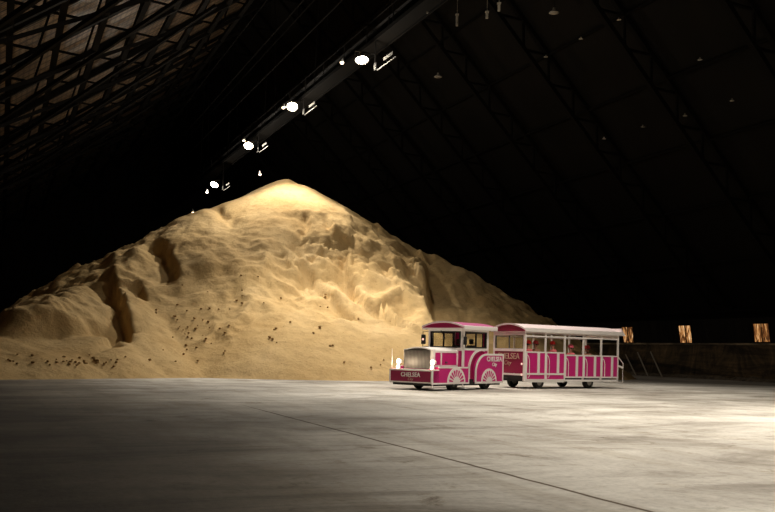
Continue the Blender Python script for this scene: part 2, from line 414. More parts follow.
# lit brackets and ladder plates beside every lamp
for i, (k, zl) in enumerate(((44.8, 16.9), (57.3, 17.4), (68.7, 17.1), (80.7, 16.0), (30.5, 17.0), (19.8, 16.4), (8.8, 15.9))):
    b = empty('lamp_bracket', P(GN - .7, k, GZ), BM_ROT, label='pale steel bracket hanging from the gantry beside the floodlight %s' % (
        'highest in view', 'second from the top', 'third from the top', 'lowest in view', 'above the train', 'in front of the train', 'nearest the foreground')[i], cat='bracket', group='brackets of the gantry floodlights')
    d_ = zl - GZ
    MB().bar((.3, .1, 0), (.3, .1, d_ - .3), .07, .07).build('arm', steel, b)
    MB().bar((.3, .1, d_ + .45), (-.45, .1, d_ + .45), .05, .05).build('arm', steel, b)
    MB().box(.26, .31, -.05, .15, d_ - .4, d_ - .05).build('plate', galv, b)
    MB().bar((.35, -.1, d_ - .45), (.35, -2.6, d_ - .45), .04, .04).build('rail', galv, b)
    MB().box(.33, .36, -2.2, -1.0, d_ - .2, d_ - .05).build('sign_plate', galv, b)
# conduits running alongside
for i, (dn, dz) in enumerate(((-1.6, 2.6), (-2.6, 3.8), (1.9, 1.4), (-0.9, 5.2), (-4.0, 4.6))):
    o = MB().tube([(GN + dn, -8, GZ + dz), (GN + dn, 118, GZ + dz)], .05, 6).build('service_pipe', steel_r)
    o.rotation_euler = (0, 0, BM_ROT); tag(o, 'long straight pipe hung %s the ridge gantry' % ('close to the left of', 'farther left of', 'to the right of', 'high above', 'farthest left of')[i], 'pipe', 'pipes under the ridge')

# small unlit fittings hanging from the right slope
fit_m = mat('pale fitting', (0.30, 0.27, 0.22), 0.5)
def hit_roof(px, py, drop):
    d = ray(px, py); nn = d.dot(NV); s = (ZK - RIDGE_Z) / (NR - .3 - RIDGE_N)
    t = (RIDGE_Z - s * RIDGE_N - drop - HC) / (d.z - s * nn)
    return Vector((0, 0, HC)) + d * t
pend = None
for (px, py) in ((438, 77), (554, 13), (546, 57), (581, 39), (619, 20), (604, 139), (643, 127), (685, 116), (732, 101), (700, 60)):
    pos = hit_roof(px, py, 1.9)
    if pend is None:
        pend = empty('pendant_lamp', pos, 0)
        MB().lathe([(.03, .30), (.06, .28), (.08, .16), (.26, .02), (.27, 0), (.2, -.02)], (0, 0, 0), seg=16).build('shade', fit_m, pend, True)
        MB().tube([(0, 0, .28), (0, 0, 1.3)], .015, 6).build('cord', steel, pend)
        o = pend
    else: o = copy_tree(pend)
    o.location = pos; sc_ = 1.0 if (px, py) in ((438, 77), (554, 13)) else .45; o.scale = (sc_,) * 3
    side = 'nearest the gantry' if sc_ == 1 and px < 500 else ('at the top edge of the view' if sc_ == 1 else None)
    tag(o, 'larger unlit pendant lamp under the dark right roof, ' + side if side else 'tiny unlit pendant lamp barely visible below the dark right roof', 'lamp', 'unlit pendants of the right roof')
# white chutes hanging at the near end of the gantry
for i, (px, py, h) in enumerate(((428, 3, 1.0), (457, 20, .55), (487, 15, .3), (499, 7, .35))):
    d = ray(px, py); t = (GN + .4) / d.dot(NV); p = Vector((0, 0, HC)) + d * t
    o = MB().box(-.05, .05, -.05, .05, -h / 2, h / 2).box(-.08, .08, -.08, .08, h / 2 - .04, h / 2).tube([(0, 0, h / 2), (0, 0, 1.2)], .012, 6).build('hanging_tag', fit_m)
    o.location = p; tag(o, '%s of the small pale weights hanging at the top edge' % ('leftmost', 'second from left', 'third from left', 'rightmost')[i], 'weight', 'pale weights below the gantry')

# ------------------------------------------------------------------ the sugar pile (height field)
SL = 0.66
def depth_pt(px, py, Z):
    return Vector((0, 0, HC)) + ray(px, py) * Z
spine = [depth_pt(290, 180, 61.5), depth_pt(212, 201, 57), depth_pt(150, 236, 52), depth_pt(95, 267, 46), depth_pt(50, 285, 42), depth_pt(0, 303, 38), depth_pt(-120, 335, 32)]
segs = [(spine[i], spine[i + 1]) for i in range(len(spine) - 1)]
ap = spine[0]; ap.z += .5
segs.append((ap, ap + KV * 40 + Vector((0, 0, -3))))            # ridge of the heap behind the peak
RS = depth_pt(425, 246, 55)
RS2, RS3, RS4 = depth_pt(480, 279, 61), depth_pt(540, 322, 63), depth_pt(560, 346, 62)
RSb = depth_pt(425, 247, 61.5)
rear = [(ap, RSb), (RSb, RS2), (RS2, RS3), (RS3, RS4)]
def base_h(X, Y, segs=segs):
    H = np.full(X.shape, -50.0)
    for a, b in segs:
        ax, ay, bx, by = a.x, a.y, b.x, b.y
        dx, dy = bx - ax, by - ay; L2 = dx * dx + dy * dy
        t0 = ((X - ax) * dx + (Y - ay) * dy) / L2
        gz = (b.z - a.z) / math.sqrt(L2)
        t = np.clip(t0, 0, 1)
        for tt in (t,):
            px, py = ax + tt * dx, ay + tt * dy
            h = a.z + (b.z - a.z) * tt - SL * (np.sqrt((X - px) ** 2 + (Y - py) ** 2 + 1.7) - .6)
            H = np.maximum(H, h)
    return H
def hit(px, py, hf):
    d = ray(px, py); o = Vector((0, 0, HC)); t = 25.0
    while t < 90:
        p = o + d * t
        if p.z < hf(p.x, p.y): return p
        t += 0.1
    return o + d * 60
bh = lambda x, y: max(0.0, float(base_h(np.array([x]), np.array([y]))[0]))
def pl(*pts): return [hit(a, b, bh) for a, b in pts]
# scarps: (outline on the photo, depth, width, side) side +1 = drop lies to the right of travel when walking the line
SC = [
 (pl((112, 262), (119, 278), (127, 296), (132, 318), (134, 344)), 1.5, 1.8, 1),
 (pl((141, 276), (146, 288), (149, 300)), 0.9, 1.2, 1),
 (pl((158, 238), (170, 250), (175, 262), (184, 279)), 1.1, 1.3, 1),
 (pl((105, 327), (113, 328), (121, 340), (127, 345)), 0.6, .8, 1),
 (pl((270, 230), (279, 238), (286, 250)), 0.8, .7, 1),
 (pl((266, 262), (272, 275), (284, 278), (298, 275)), 1.1, .9, 1),
 (pl((310, 212), (312, 221), (308, 230)), 0.7, .6, 1),
 (pl((296, 258), (306, 250), (314, 262), (318, 272)), 0.7, 1.3, 1),
 (pl((352, 243), (348, 254), (356, 278), (366, 292), (377, 300), (391, 290), (412, 286)), 0.8, 1.5, 1),
 (pl((393, 262), (396, 268), (388, 278)), 0.5, 1.0, 1),
 (pl((320, 268), (335, 283), (350, 300), (360, 310)), 0.6, 1.3, 1),
 (pl((222, 205), (226, 213), (230, 214)), 0.4, .6, 1),
 (pl((228, 268), (236, 282), (237, 290)), 0.35, 1.0, 1),
 (pl((245, 212), (258, 220), (272, 226)), 0.3, .6, 1),
 (pl((330, 215), (336, 232), (352, 240)), 0.4, 1.0, 1),
 (pl((240, 316), (247, 324), (251, 331)), 0.3, .6, 1),
]
def poly_dist(X, Y, pts):
    best = np.full(X.shape, 1e9); side = np.zeros(X.shape); par = np.zeros(X.shape)
    n = len(pts) - 1
    for i in range(n):
        a, b = pts[i], pts[i + 1]; dx, dy = b.x - a.x, b.y - a.y; L2 = dx * dx + dy * dy + 1e-9
        t = np.clip(((X - a.x) * dx + (Y - a.y) * dy) / L2, 0, 1)
        d = np.hypot(X - a.x - t * dx, Y - a.y - t * dy)
        cr = dx * (Y - a.y) - dy * (X - a.x)            # >0: left of travel
        m = d < best
        best = np.where(m, d, best); side = np.where(m, -np.sign(cr), side); par = np.where(m, (i + t) / n, par)
    return best * side, par
STEP = 0.13
xs = np.arange(-36, 24, STEP); ys = np.arange(27, 92, STEP)
def rows():
    # finer in front of the spine, coarser at the back
    y = 27.0; out = []
    while y < 92: out.append(y); y += 0.12 if y < 64 else 0.5
    return np.array(out)
ys = rows()
X, Y = np.meshgrid(xs, ys)
H = base_h(X, Y)
HR = base_h(X, Y, rear)
near = (np.maximum(H, HR) > -2.0)
N1 = np.zeros(X.shape); N2 = np.zeros(X.shape); N3 = np.zeros(X.shape)
it = np.argwhere(near)
for i, j in it:
    x, y = X[i, j], Y[i, j]
    N1[i, j] = noise.noise(Vector((x * .16, y * .16, 1.7)))
    N2[i, j] = 1 - abs(noise.noise(Vector((x * .55, y * .33, 5.1)))) * 2
    N3[i, j] = noise.fractal(Vector((x * 1.1, y * 1.1, 3.3)), 0.7, 2.0, 4)
apex_d = np.hypot(X - ap.x, Y - ap.y); calm = np.clip((apex_d - 3.5) / 9, 0.06, 1)
N2 = (N2 - .6) * calm; N3 = N3 * np.clip(calm * 1.5, 0, 1)
H = H + N1 * 0.6 * calm
# angular slabs where the crust has cracked
N5 = np.zeros(X.shape)
for i, j in it:
    x, y = X[i, j], Y[i, j]
    if -12 < x < 6 and y < 60 and H[i, j] > 2:
        wx = x + N3[i, j] * .5; wy = y + N2[i, j] * .6
        ds, ps = noise.voronoi(Vector((wx * .42, wy * .34, .5)))
        v1 = noise.noise(ps[0] * 9.7); gx = noise.noise(ps[0] * 5.3 + Vector((3, 1, 2)))
        ds2, ps2 = noise.voronoi(Vector((wx * 1.1, wy * .9, 4.5)))
        N5[i, j] = v1 * .9 + gx * (wx * .42 - ps[0].x) * 2.2 + noise.noise(ps2[0] * 9.7) * .42 - .30 * max(0, 1 - (ds[1] - ds[0]) * 9) - .10 * max(0, 1 - (ds2[1] - ds2[0]) * 7)
HR = HR + N1 * 0.35 * calm + N3 * .18 + N2 * .25
# the old digging face on the left: gentle toe, steep ribbed wall above it
wl = np.clip((-11.5 - X) / 3.0, 0, 1)
RIB = .38 * np.sin(X * 3.1 + N1 * 9) * (.5 + N2) * .6 + .25 * N3
def sst(a): a = np.clip(a, 0, 1); return a * a * (3 - 2 * a)
H = np.where(H > 0, H - wl * 0.40 * H * (1 - sst((H - 2.5) / 0.55)) + wl * sst((H - 2.5) / .6) * RIB * .55, H)
up = np.clip((H - 2.2) / 3.0, 0, 1)                     # rough crust above, smooth run-out below
rightcrust = np.clip((X + 9) / 4, 0, 1)
slab = np.clip((H - 4.0) / 2.5, 0, 1) * np.clip((X + 9.5) / 3, 0.12, 1) * calm
H = H + N5 * 0.75 * slab
H = H + N2 * 0.6 * up * (0.35 + .65 * rightcrust) + N3 * (0.05 + 0.20 * up * (0.3 + .7 * rightcrust))
for pts, dep, wid, side in SC:
    s, t = poly_dist(X + N3 * .12, Y, pts); s = s * side
    tp = np.clip(np.minimum(t, 1 - t) * 6 + 0.0, 0, 1)
    f = np.where(s > 0, np.clip(s / 0.30, 0, 1) * np.exp(-s / wid), 0)
    H = H - dep * (1.0 if side > 0 and pts[0].x < -11.5 else 1.35) * f * tp
# fold on the right: the heap falls back behind a sharp rib
fold = pl((420, 246), (428, 255), (425, 270), (419, 286), (428, 305), (437, 322)) 
fold.append(fold[-1] + (fold[-1] - fold[-3]) * 1.5)
s, t = poly_dist(X, Y, fold)
sr = -s
H = H - np.where(sr > 0, 4.2 * np.clip(sr / 1.5, 0, 1) * np.exp(-np.maximum(sr - 2, 0) / 12.0), 0) * np.clip(t * 5 + .2, 0, 1)
H = np.maximum(H, HR)
H = np.maximum(H, -0.25)
idx = -np.ones(X.shape, int); verts = []; faces = []
keep = np.zeros(X.shape, bool)
a = H > -0.2
keep[:-1, :-1] = a[:-1, :-1] | a[1:, :-1] | a[:-1, 1:] | a[1:, 1:]
ii, jj = np.where(keep[:-1, :-1])
for i, j in zip(ii, jj):
    f = []
    for di, dj in ((0, 0), (0, 1), (1, 1), (1, 0)):
        p, q_ = i + di, j + dj
        if idx[p, q_] < 0:
            idx[p, q_] = len(verts); verts.append((X[p, q_], Y[p, q_], H[p, q_]))
        f.append(int(idx[p, q_]))
    faces.append(f)
me = bpy.data.meshes.new('sugar_pile'); me.from_pydata(verts, [], faces); me.update(); me.shade_smooth(); me.materials.append(sugar)
pile = bpy.data.objects.new('sugar_pile', me); C.objects.link(pile)
tag(pile, 'huge golden heap of loose raw sugar with a lit pointed peak filling the shed', 'sugar pile')
def pile_h(x, y):
    j = (x - xs[0]) / STEP; i = int(np.searchsorted(ys, y)); j = int(round(j))
    if 0 <= i < H.shape[0] and 0 <= j < H.shape[1]: return max(0.0, float(H[i, j]))
    return 0.0

# loose clods on the lower slopes
clod_m = mat('caked sugar clod', (0.32, 0.20, 0.08), 0.95, spec=.1)
random.seed(11)
protos = []
for kx in range(3):
    bm = bmesh.new(); bmesh.ops.create_icosphere(bm, subdivisions=2, radius=1)
    for v_ in bm.verts: v_.co *= 1 + .35 * noise.noise(v_.co * 1.3 + Vector((kx * 7, 0, 0))); v_.co.z *= .75
    m_ = bpy.data.meshes.new('clod'); bm.to_mesh(m_); bm.free(); m_.materials.append(clod_m); protos.append(m_)
spots = []
for _ in range(34): spots.append((random.gauss(60, 35), random.gauss(362, 5)))
for _ in range(10): spots.append((random.uniform(60, 118), 362 + random.gauss(0, 1.2)))
for _ in range(34): spots.append((random.gauss(185, 16), random.gauss(325, 16)))
for _ in range(24): spots.append((random.gauss(245, 22), random.gauss(325, 22)))
for _ in range(14): spots.append((random.uniform(300, 400), random.uniform(295, 372)))
for (px, py) in spots:
    if px < 1 or px > 385 or py > 377: continue
    p = hit(px, py, pile_h)
    o = bpy.data.objects.new('sugar_clod', random.choice(protos)); C.objects.link(o)
    r = random.uniform(.03, .075); o.scale = (r, r, r); o.location = (p.x, p.y, pile_h(p.x, p.y) + r * .3)
    o.rotation_euler = (0, 0, random.uniform(0, 6))
    tag(o, 'small dark clod of caked sugar lying on the face of the pile', 'clod', 'clods on the pile')

# ------------------------------------------------------------------ along the right wall
rub = MB()
random.seed(5)
prof_k = np.arange(15, 80, .5); pts_in = []; 
rv = []
for k in prof_k:
    wdt = .5 + .35 * noise.noise(Vector((k * .5, 0, 0))) + .2 * noise.noise(Vector((k * 1.7, 3, 0))); hgt = .16 + .16 * noise.noise(Vector((k * .9, 9, 0)))
    rv.append([rub._v((NR - wdt, k, -.02)), rub._v((NR - wdt * .5, k, max(.05, hgt) * .8)), rub._v((NR - .02, k, max(.08, hgt * 1.4)))])
for a_, b_ in zip(rv, rv[1:]):
    for u in (0, 1): rub.bm.faces.new([a_[u], a_[u + 1], b_[u + 1], b_[u]])
rubm = mat('swept dust', (0.20, 0.16, 0.11), .95)
q = NT(rubm); q.color(q.ramp(q.noise(q.coords(), 2, 6, .7), [(0.35, (0.05, 0.04, 0.03)), (0.65, (0.24, 0.19, 0.13))]))
ro = rub.build('dust_ridge', rubm); ro.rotation_euler = (0, 0, BM_ROT); tag(ro, 'low ridge of swept sugar dust along the foot of the right wall', 'dust', kind='stuff')
pipe_m = mat('pale leaning pole', (0.45, 0.40, 0.32), .6)
for i, (x0, y0, x1, y1, lb) in enumerate(((626, 361, 636, 373, 'thin pale pole leaning on the right wall, closest to the train'), (638, 359, 648, 373.5, 'thin pale pole leaning on the right wall, middle of three'), (651, 358.5, 662, 374, 'thin pale pole leaning on the right wall, farthest right of three'))):
    k_t, zt = wall_k(x0, y0); 
    d = ray(x1, y1); t = -HC / d.z; bot = d * t; kb_ = bot.dot(KV)
    nb = NR - 1.0
    # foot at floor, top against the wall
    d0 = ray(x0, y0); t0 = NR / d0.dot(NV); zt = HC + d0.z * t0; k_t = (d0 * t0).dot(KV)
    d1 = ray(x1, y1); t1 = nb / d1.dot(NV); k_b = (d1 * t1).dot(KV)
    o = MB().tube([(NR - .05, k_t, zt + .5), (nb, k_b, 0.03)], .05, 8).build('leaning_pole', pipe_m); o.rotation_euler = (0, 0, BM_ROT)
    tag(o, lb, 'pole', 'poles leaning on the right wall')

# ------------------------------------------------------------------ train materials
pink = mat('magenta paint', (0.60, 0.014, 0.19), 0.4)
maroon = mat('shaded magenta paint', (0.30, 0.006, 0.065), 0.4)  # darker magenta: shade on the train's front faces put into the colour
white = mat('white trim paint', (0.88, 0.83, 0.79), 0.4)
roofw = mat('pale roof paint', (0.75, 0.62, 0.62), 0.45)
roofp = mat('magenta roof paint', (0.46, 0.10, 0.24), 0.4)
tail_m = mat('pale marker lamp', (0.8, 0.5, 0.5), .3, emit=(1, .6, .5), es=.8)
black = mat('black chassis', (0.012, 0.011, 0.010), 0.7)
rubber = mat('tyre rubber', (0.015, 0.014, 0.013), 0.85)
hub_m = mat('wheel hub', (0.30, 0.28, 0.26), 0.4, .7)
grille_m = mat('radiator grille', (0.30, 0.27, 0.24), 0.42, 0.8)
q = NT(grille_m)
tc = q.n('ShaderNodeTexCoord'); sx = q.n('ShaderNodeSeparateXYZ'); q.l(tc.outputs['Object'], sx.inputs[0])
gs = q.math('PINGPONG', sx.outputs[1], 0.035)
q.color(q.ramp(gs, [(0.0, (0.06, 0.055, 0.05)), (0.02, (0.26, 0.24, 0.22))]))
q.bump(gs, 1.0, .2)
seal = mat('window seal', (0.012, 0.012, 0.012), 0.5)
seat_m = mat('dark seat', (0.03, 0.02, 0.02), 0.7)
slat_m = mat('brown seat', (0.12, 0.05, 0.03), 0.6)
headl = mat('headlight glass', (1, 1, 1), 0.2, emit=(1.0, 0.86, 0.6), es=6)
lettm = mat('cream lettering', (0.86, 0.80, 0.78), 0.5)
lettd = mat('pale pink lettering', (0.55, 0.36, 0.28), 0.5)
glass = bpy.data.materials.new('clear glass'); glass.use_nodes = True
gt = glass.node_tree; gt.nodes.clear()
out = gt.nodes.new('ShaderNodeOutputMaterial'); mx = gt.nodes.new('ShaderNodeMixShader'); tr2 = gt.nodes.new('ShaderNodeBsdfTransparent'); gl = gt.nodes.new('ShaderNodeBsdfGlossy')
gl.inputs['Roughness'].default_value = .03; tr2.inputs[0].default_value = (.93, .93, .9, 1); mx.inputs[0].default_value = .07
gt.links.new(tr2.outputs[0], mx.inputs[1]); gt.links.new(gl.outputs[0], mx.inputs[2]); gt.links.new(mx.outputs[0], out.inputs[0])

def wheel(parent, x, y, r, wdt, off):
    w_ = MB(off).lathe([(r * .55, -wdt / 2), (r * .93, -wdt / 2), (r, -wdt / 2 + .03), (r, wdt / 2 - .03), (r * .93, wdt / 2), (r * .55, wdt / 2)], (x, y, r), 'y', 24).build('wheel', rubber, parent, False)
    MB(off).lathe([(r * .1, -wdt / 2 - .03), (r * .3, -wdt / 2 - .02), (r * .55, -wdt / 2 + .005), (r * .55, wdt / 2 - .005), (r * .3, wdt / 2 + .02), (r * .1, wdt / 2 + .03)], (x, y, r), 'y', 16).build('hub', hub_m, w_)
def frame_rect(axis, a, b, x0, x1, z0, z1, t, off):
    """a rectangular frame of member width t, plane normal to axis between a..b"""
    m = MB(off)
    def bx(p0, p1, r0, r1):
        if axis == 'y': m.box(p0, p1, a, b, r0, r1)
        else: m.box(a, b, p0, p1, r0, r1)
    bx(x0, x0 + t, z0, z1); bx(x1 - t, x1, z0, z1); bx(x0 + t, x1 - t, z0, z0 + t); bx(x0 + t, x1 - t, z1 - t, z1)
    return m
def arc(cx, cz, r, a0, a1, n=12): return [(cx + r * math.cos(a0 + (a1 - a0) * i / n), cz + r * math.sin(a0 + (a1 - a0) * i / n)) for i in range(n + 1)]
def fan(parent, cx, cz, r, y, off):
    f = MB(off).prism(arc(cx, cz, r, math.pi, 0, 24), 'y', y - .02, y).build('wheel_fan', white, parent)
    n = 9
    for i in range(n):
        a = math.pi * (i + .5) / n; da = math.pi / n * .30
        p = [(cx + r * .40 * math.cos(a - da * .7), cz + r * .40 * math.sin(a - da * .7)), (cx + r * .80 * math.cos(a - da), cz + r * .80 * math.sin(a - da)),
             (cx + r * .84 * math.cos(a), cz + r * .84 * math.sin(a)),
             (cx + r * .80 * math.cos(a + da), cz + r * .80 * math.sin(a + da)), (cx + r * .40 * math.cos(a + da * .7), cz + r * .40 * math.sin(a + da * .7))]
        MB(off).prism(p, 'y', y - .028, y - .018).build('fan_ray', pink, f)
def barrel(x0, x1, y0, y1, ze, zt, th, off, name, m, parent, n=16, droop=0):
    """arched roof skin: across y, along x"""
    mb = MB(off); ym = (y0 + y1) / 2; hw = (y1 - y0) / 2; rise = zt - ze
    R = (hw * hw + rise * rise) / (2 * rise); cz = zt - R; am = math.asin(hw / R)
    o_ = [(ym + R * math.sin(-am + 2 * am * i / n), cz + R * math.cos(-am + 2 * am * i / n)) for i in range(n + 1)]
    i_ = [(p, z - th) for p, z in o_]
    mb.strip(i_, o_, 'x', x0, x1)
    return mb.build(name, m, parent, False), o_

# ------------------------------------------------------------------ locomotive
PSI = math.radians(49.5); LL, LW = 4.91, 2.1
near_c = Vector((1.715, 34.3, 0)); u = Vector((math.cos(PSI), math.sin(PSI), 0)); vv_ = Vector((-math.sin(PSI), math.cos(PSI), 0))
off = (-LL / 2, -LW / 2, .09)
TS = .94
T = empty('train_engine', (near_c + u * LL / 2 + vv_ * LW / 2) * TS, PSI, label='magenta and white road train engine with cab, silver grille and lit headlights', cat='train engine')
MB(off).box(.08, LL - .08, .10, LW - .10, .09, .34).build('chassis', black, T)
# front bumper
MB(off).box(0, .45, 0.0, LW, .20, .68).build('front_bumper', maroon, T, bevel=.02)
m = MB(off); m.box(-.025, .02, -.01, LW + .01, .655, .70).box(-.025, .02, -.01, LW + .01, .19, .235).box(-.025, .02, -.015, .035, .2, .68).box(-.025, .02, LW - .035, LW + .015, .2, .68)
m.build('bumper_trim', white, T)
MB(off).box(0.0, .62, .02, LW - .02, .68, .715).build('bumper_shelf', white, T)
text_mesh('lettering', 'CHELSEA', .24, lettm, T, (off[0] - .012, off[1] + LW / 2, .50 + .09), (math.pi / 2, 0, -math.pi / 2), bold=.004, width=.95)
text_mesh('lettering', 'City', .15, lettd, T, (off[0] - .012, off[1] + LW / 2, .33 + .09), (math.pi / 2, 0, -math.pi / 2), shear=.3)
# front side skirt with first fan (both sides)
for sgn, y0, y1 in ((1, 0, .28), (-1, LW - .28, LW)):
    MB(off).box(.42, 2.42, y0, y1, .22, .82).build('side_skirt', pink, T, bevel=.01)
    MB(off).box(0.02, .42, y0, y1, .22, .72).build('side_skirt', pink, T, bevel=.01)
ys_ = -.012
m = MB(off)
m.box(.0, 2.45, ys_, .03, .16, .22); m.box(.42, 2.45, ys_, .03, .78, .84); m.box(2.39, 2.45, ys_, .03, .2, .84); m.box(0, .06, ys_ - .01, .03, .16, .72); m.box(.06, .45, ys_, .03, .68, .73)
m.build('skirt_trim', white, T)
m = MB(off)
m.box(.0, 2.45, LW - .03, LW - ys_, .16, .22); m.box(.42, 2.45, LW - .03, LW - ys_, .78, .84); m.box(2.39, 2.45, LW - .03, LW - ys_, .2, .84)
m.build('skirt_trim', white, T)
fan(T, 1.57, .22, .60, 0, off)
# hood
HY0, HY1 = .40, LW - .28; HX0, HX1 = .55, 2.25
MB(off).box(HX0, HX1, HY0, HY1, .70, 1.46).build('hood', pink, T)
b_, o_ = barrel(HX0 - .03, HX1, HY0 - .03, HY1 + .03, 1.46, 1.60, .05, off, 'hood_top', white, T)
MB(off).prism([(HY0, 1.44)] + [(a, z - .04) for a, z in o_] + [(HY1, 1.44)], 'x', HX0, HX0 + .04).build('hood_front', grille_m, T)
MB(off).box(HX0 - .02, HX0 + .02, HY0, HY0 + .10, .72, 1.5).build('hood_corner', white, T)
MB(off).box(HX0 - .06, HX0 + .01, HY0 + .10, HY1 - .02, .74, 1.46).build('radiator_grille', grille_m, T)
for y in (HY0, HY1):
    m = MB(off); s_ = -1 if y == HY0 else 1; a, b = sorted((y, y + s_ * .025))
    m.box(HX0 - .02, HX0 + .12, a, b, .72, 1.5); m.box(HX0, HX1, a, b, 1.38, 1.47); m.box(HX0, HX1, a, b, .80, .90)
    m.box(HX0 + .48, HX0 + .56, a, b, .85, 1.42); m.box(HX1 - .16, HX1, a, b, .85, 1.42)
    m.build('hood_trim', white, T)
MB(off).box(1.35, 1.45, HY0 - .05, HY0, .98, 1.03).build('hood_latch', galv, T)
# headlights: a round lamp above a smaller one on each side
for y in (.20, LW - .20):
    hl = MB(off).lathe([(.03, .16), (.09, .14), (.11, .02), (.12, 0), (.10, -.01)], (.28, y, 1.00), 'x', 20).build('headlight', white, T, True)
    MB(off).lathe([(.01, -.03), (.07, -.02), (.095, .0), (.08, .01)], (.27, y, 1.00), 'x', 20).build('headlight_lens', headl, hl, True)
    MB(off).box(.33, .38, y - .02, y + .02, .70, .90).build('headlight_stalk', white, hl)
    h2 = MB(off).lathe([(.03, .10), (.07, .08), (.09, 0), (.08, -.01)], (.24, y, .79), 'x', 16).build('indicator_lamp', white, T, True)
    MB(off).lathe([(.01, -.025), (.05, -.015), (.075, .0), (.07, .01)], (.235, y, .79), 'x', 16).build('indicator_lens', headl, h2, True)
    ld = bpy.data.lights.new('headlight beam', 'POINT'); ld.energy = 14; ld.color = (1, .8, .55); ld.shadow_soft_size = .1
    lo = bpy.data.objects.new('headlight_glow', ld); C.objects.link(lo); lo.parent = T; lo.location = (off[0] + .12, off[1] + y, 1.09)
MB(off).tube([(.08, LW - .02, .66), (.08, LW - .02, 1.5)], .012, 6).build('marker_rod', white, T)
# cab
CY0, CY1, CX0, CX1 = .2, LW - .2, 2.18, 4.05
MB(off).box(CX0, CX0 + .05, CY0, CY1, .34, 1.50).build('cab_front', pink, T)
MB(off).box(CX0 - .02, CX0 + .06, CY0, CY1, 1.48, 1.58).build('cab_sill', white, T)
MB(off).box(CX0, CX1, CY0 + .05, CY1 - .05, .34, .42).build('cab_floor', black, T)
# windscreen wall with opening
def face_with_hole(axis, a, b, p0, p1, z0, z1, h0, h1, hz0, hz1, name, m_):
    mb = MB(off)
    def bx(q0, q1, r0, r1):
        if q1 - q0 < 1e-4 or r1 - r0 < 1e-4: return
        if axis == 'y': mb.box(q0, q1, a, b, r0, r1)
        else: mb.box(a, b, q0, q1, r0, r1)
    bx(p0, h0, z0, z1); bx(h1, p1, z0, z1); bx(h0, h1, z0, hz0); bx(h0, h1, hz1, z1)
    return mb.build(name, m_, T)
wf = face_with_hole('x', CX0 - .005, CX0 + .05, CY0, CY1, 1.55, 2.42, CY0 + .08, CY1 - .12, 1.62, 2.24, 'windscreen_frame', white)
frame_rect('x', CX0 - .02, CX0 + .06, CY0 + .06, CY1 - .10, 1.60, 2.26, .045, off).build('window_seal', seal, wf)
MB(off).box(CX0 + .015, CX0 + .025, CY0 + .08, CY1 - .12, 1.62, 2.24).build('windscreen', glass, wf)
MB(off).tube([(CX0 - .03, 1.25, 2.30), (CX0 - .04, 1.0, 1.95)], .012, 6).build('wiper', seal, wf)
for y0, y1, sd in ((CY0, CY0 + .05, -1), (CY1 - .05, CY1, 1)):
    ws = face_with_hole('y', y0, y1, CX0, CX1, 1.52, 2.42, CX0 + .22, CX1 - .16, 1.62, 2.24, 'cab_side_frame', white)
    frame_rect('y', y0 - .02, y1 + .02, CX0 + .20, CX1 - .14, 1.60, 2.26, .055, off).build('window_seal', seal, ws)
    MB(off).box(CX0 + .22, CX1 - .16, y0 + .02, y0 + .03, 1.62, 2.24).build('side_window', glass, ws)
    MB(off).box((CX0 + CX1) / 2 + .05, (CX0 + CX1) / 2 + .10, y0, y1 + .01, 1.62, 2.24).build('window_divider', seal, ws)
    MB(off).box(CX0, CX1, y0, y1, .34, 1.52).build('cab_side_panel', pink, T)
    a, b = (y0 - .02, y0) if sd < 0 else (y1, y1 + .02)
    m = MB(off); m.box(CX0, CX0 + .16, a, b, .84, 1.55); m.box(CX1 - .06, CX1, a, b, .9, 2.4); m.box(CX0, CX1, a, b, 1.50, 1.56)
    m.build('cab_trim', white, T)
MB(off).box(CX1 - .05, CX1, CY0, CY1, .34, 1.5).build('cab_rear', pink, T)
wr = face_with_hole('x', CX1 - .05, CX1, CY0, CY1, 1.5, 2.42, CY0 + .25, CY1 - .25, 1.62, 2.24, 'cab_rear_frame', pink)
frame_rect('x', CX1 - .06, CX1 + .01, CY0 + .23, CY1 - .23, 1.60, 2.26, .05, off).build('window_seal', seal, wr)
# roof
RX0, RX1 = 2.02, 4.40
b_, o_ = barrel(RX0 - .03, RX1, -.0, LW, 2.46, 2.66, .06, off, 'roof', roofp, T)
MB(off).prism([(0.02, 2.40)] + [(a, z - .05) for a, z in o_] + [(LW - .02, 2.40)], 'x', RX0, RX0 + .06).build('roof_fascia', maroon, T)
MB(off).prism([(0.02, 2.40)] + [(a, z - .05) for a, z in o_] + [(LW - .02, 2.40)], 'x', RX1 - .06, RX1 - .02).build('roof_fascia', maroon, T)
m = MB(off); m.strip([(a, z - .055) for a, z in o_], [(a, z + .01) for a, z in o_], 'x', RX0 - .05, RX0 + .01); m.build('roof_arch_trim', roofw, T)
MB(off).box(RX0, RX1, -.03, .02, 2.33, 2.50).build('roof_eave', white, T, bevel=.02)
MB(off).box(RX0, RX1, LW - .02, LW + .03, 2.33, 2.50).build('roof_eave', white, T, bevel=.02)
MB(off).box(RX0 + .02, RX1 - .02, .02, LW - .02, 2.36, 2.41).build('cab_ceiling', white, T)
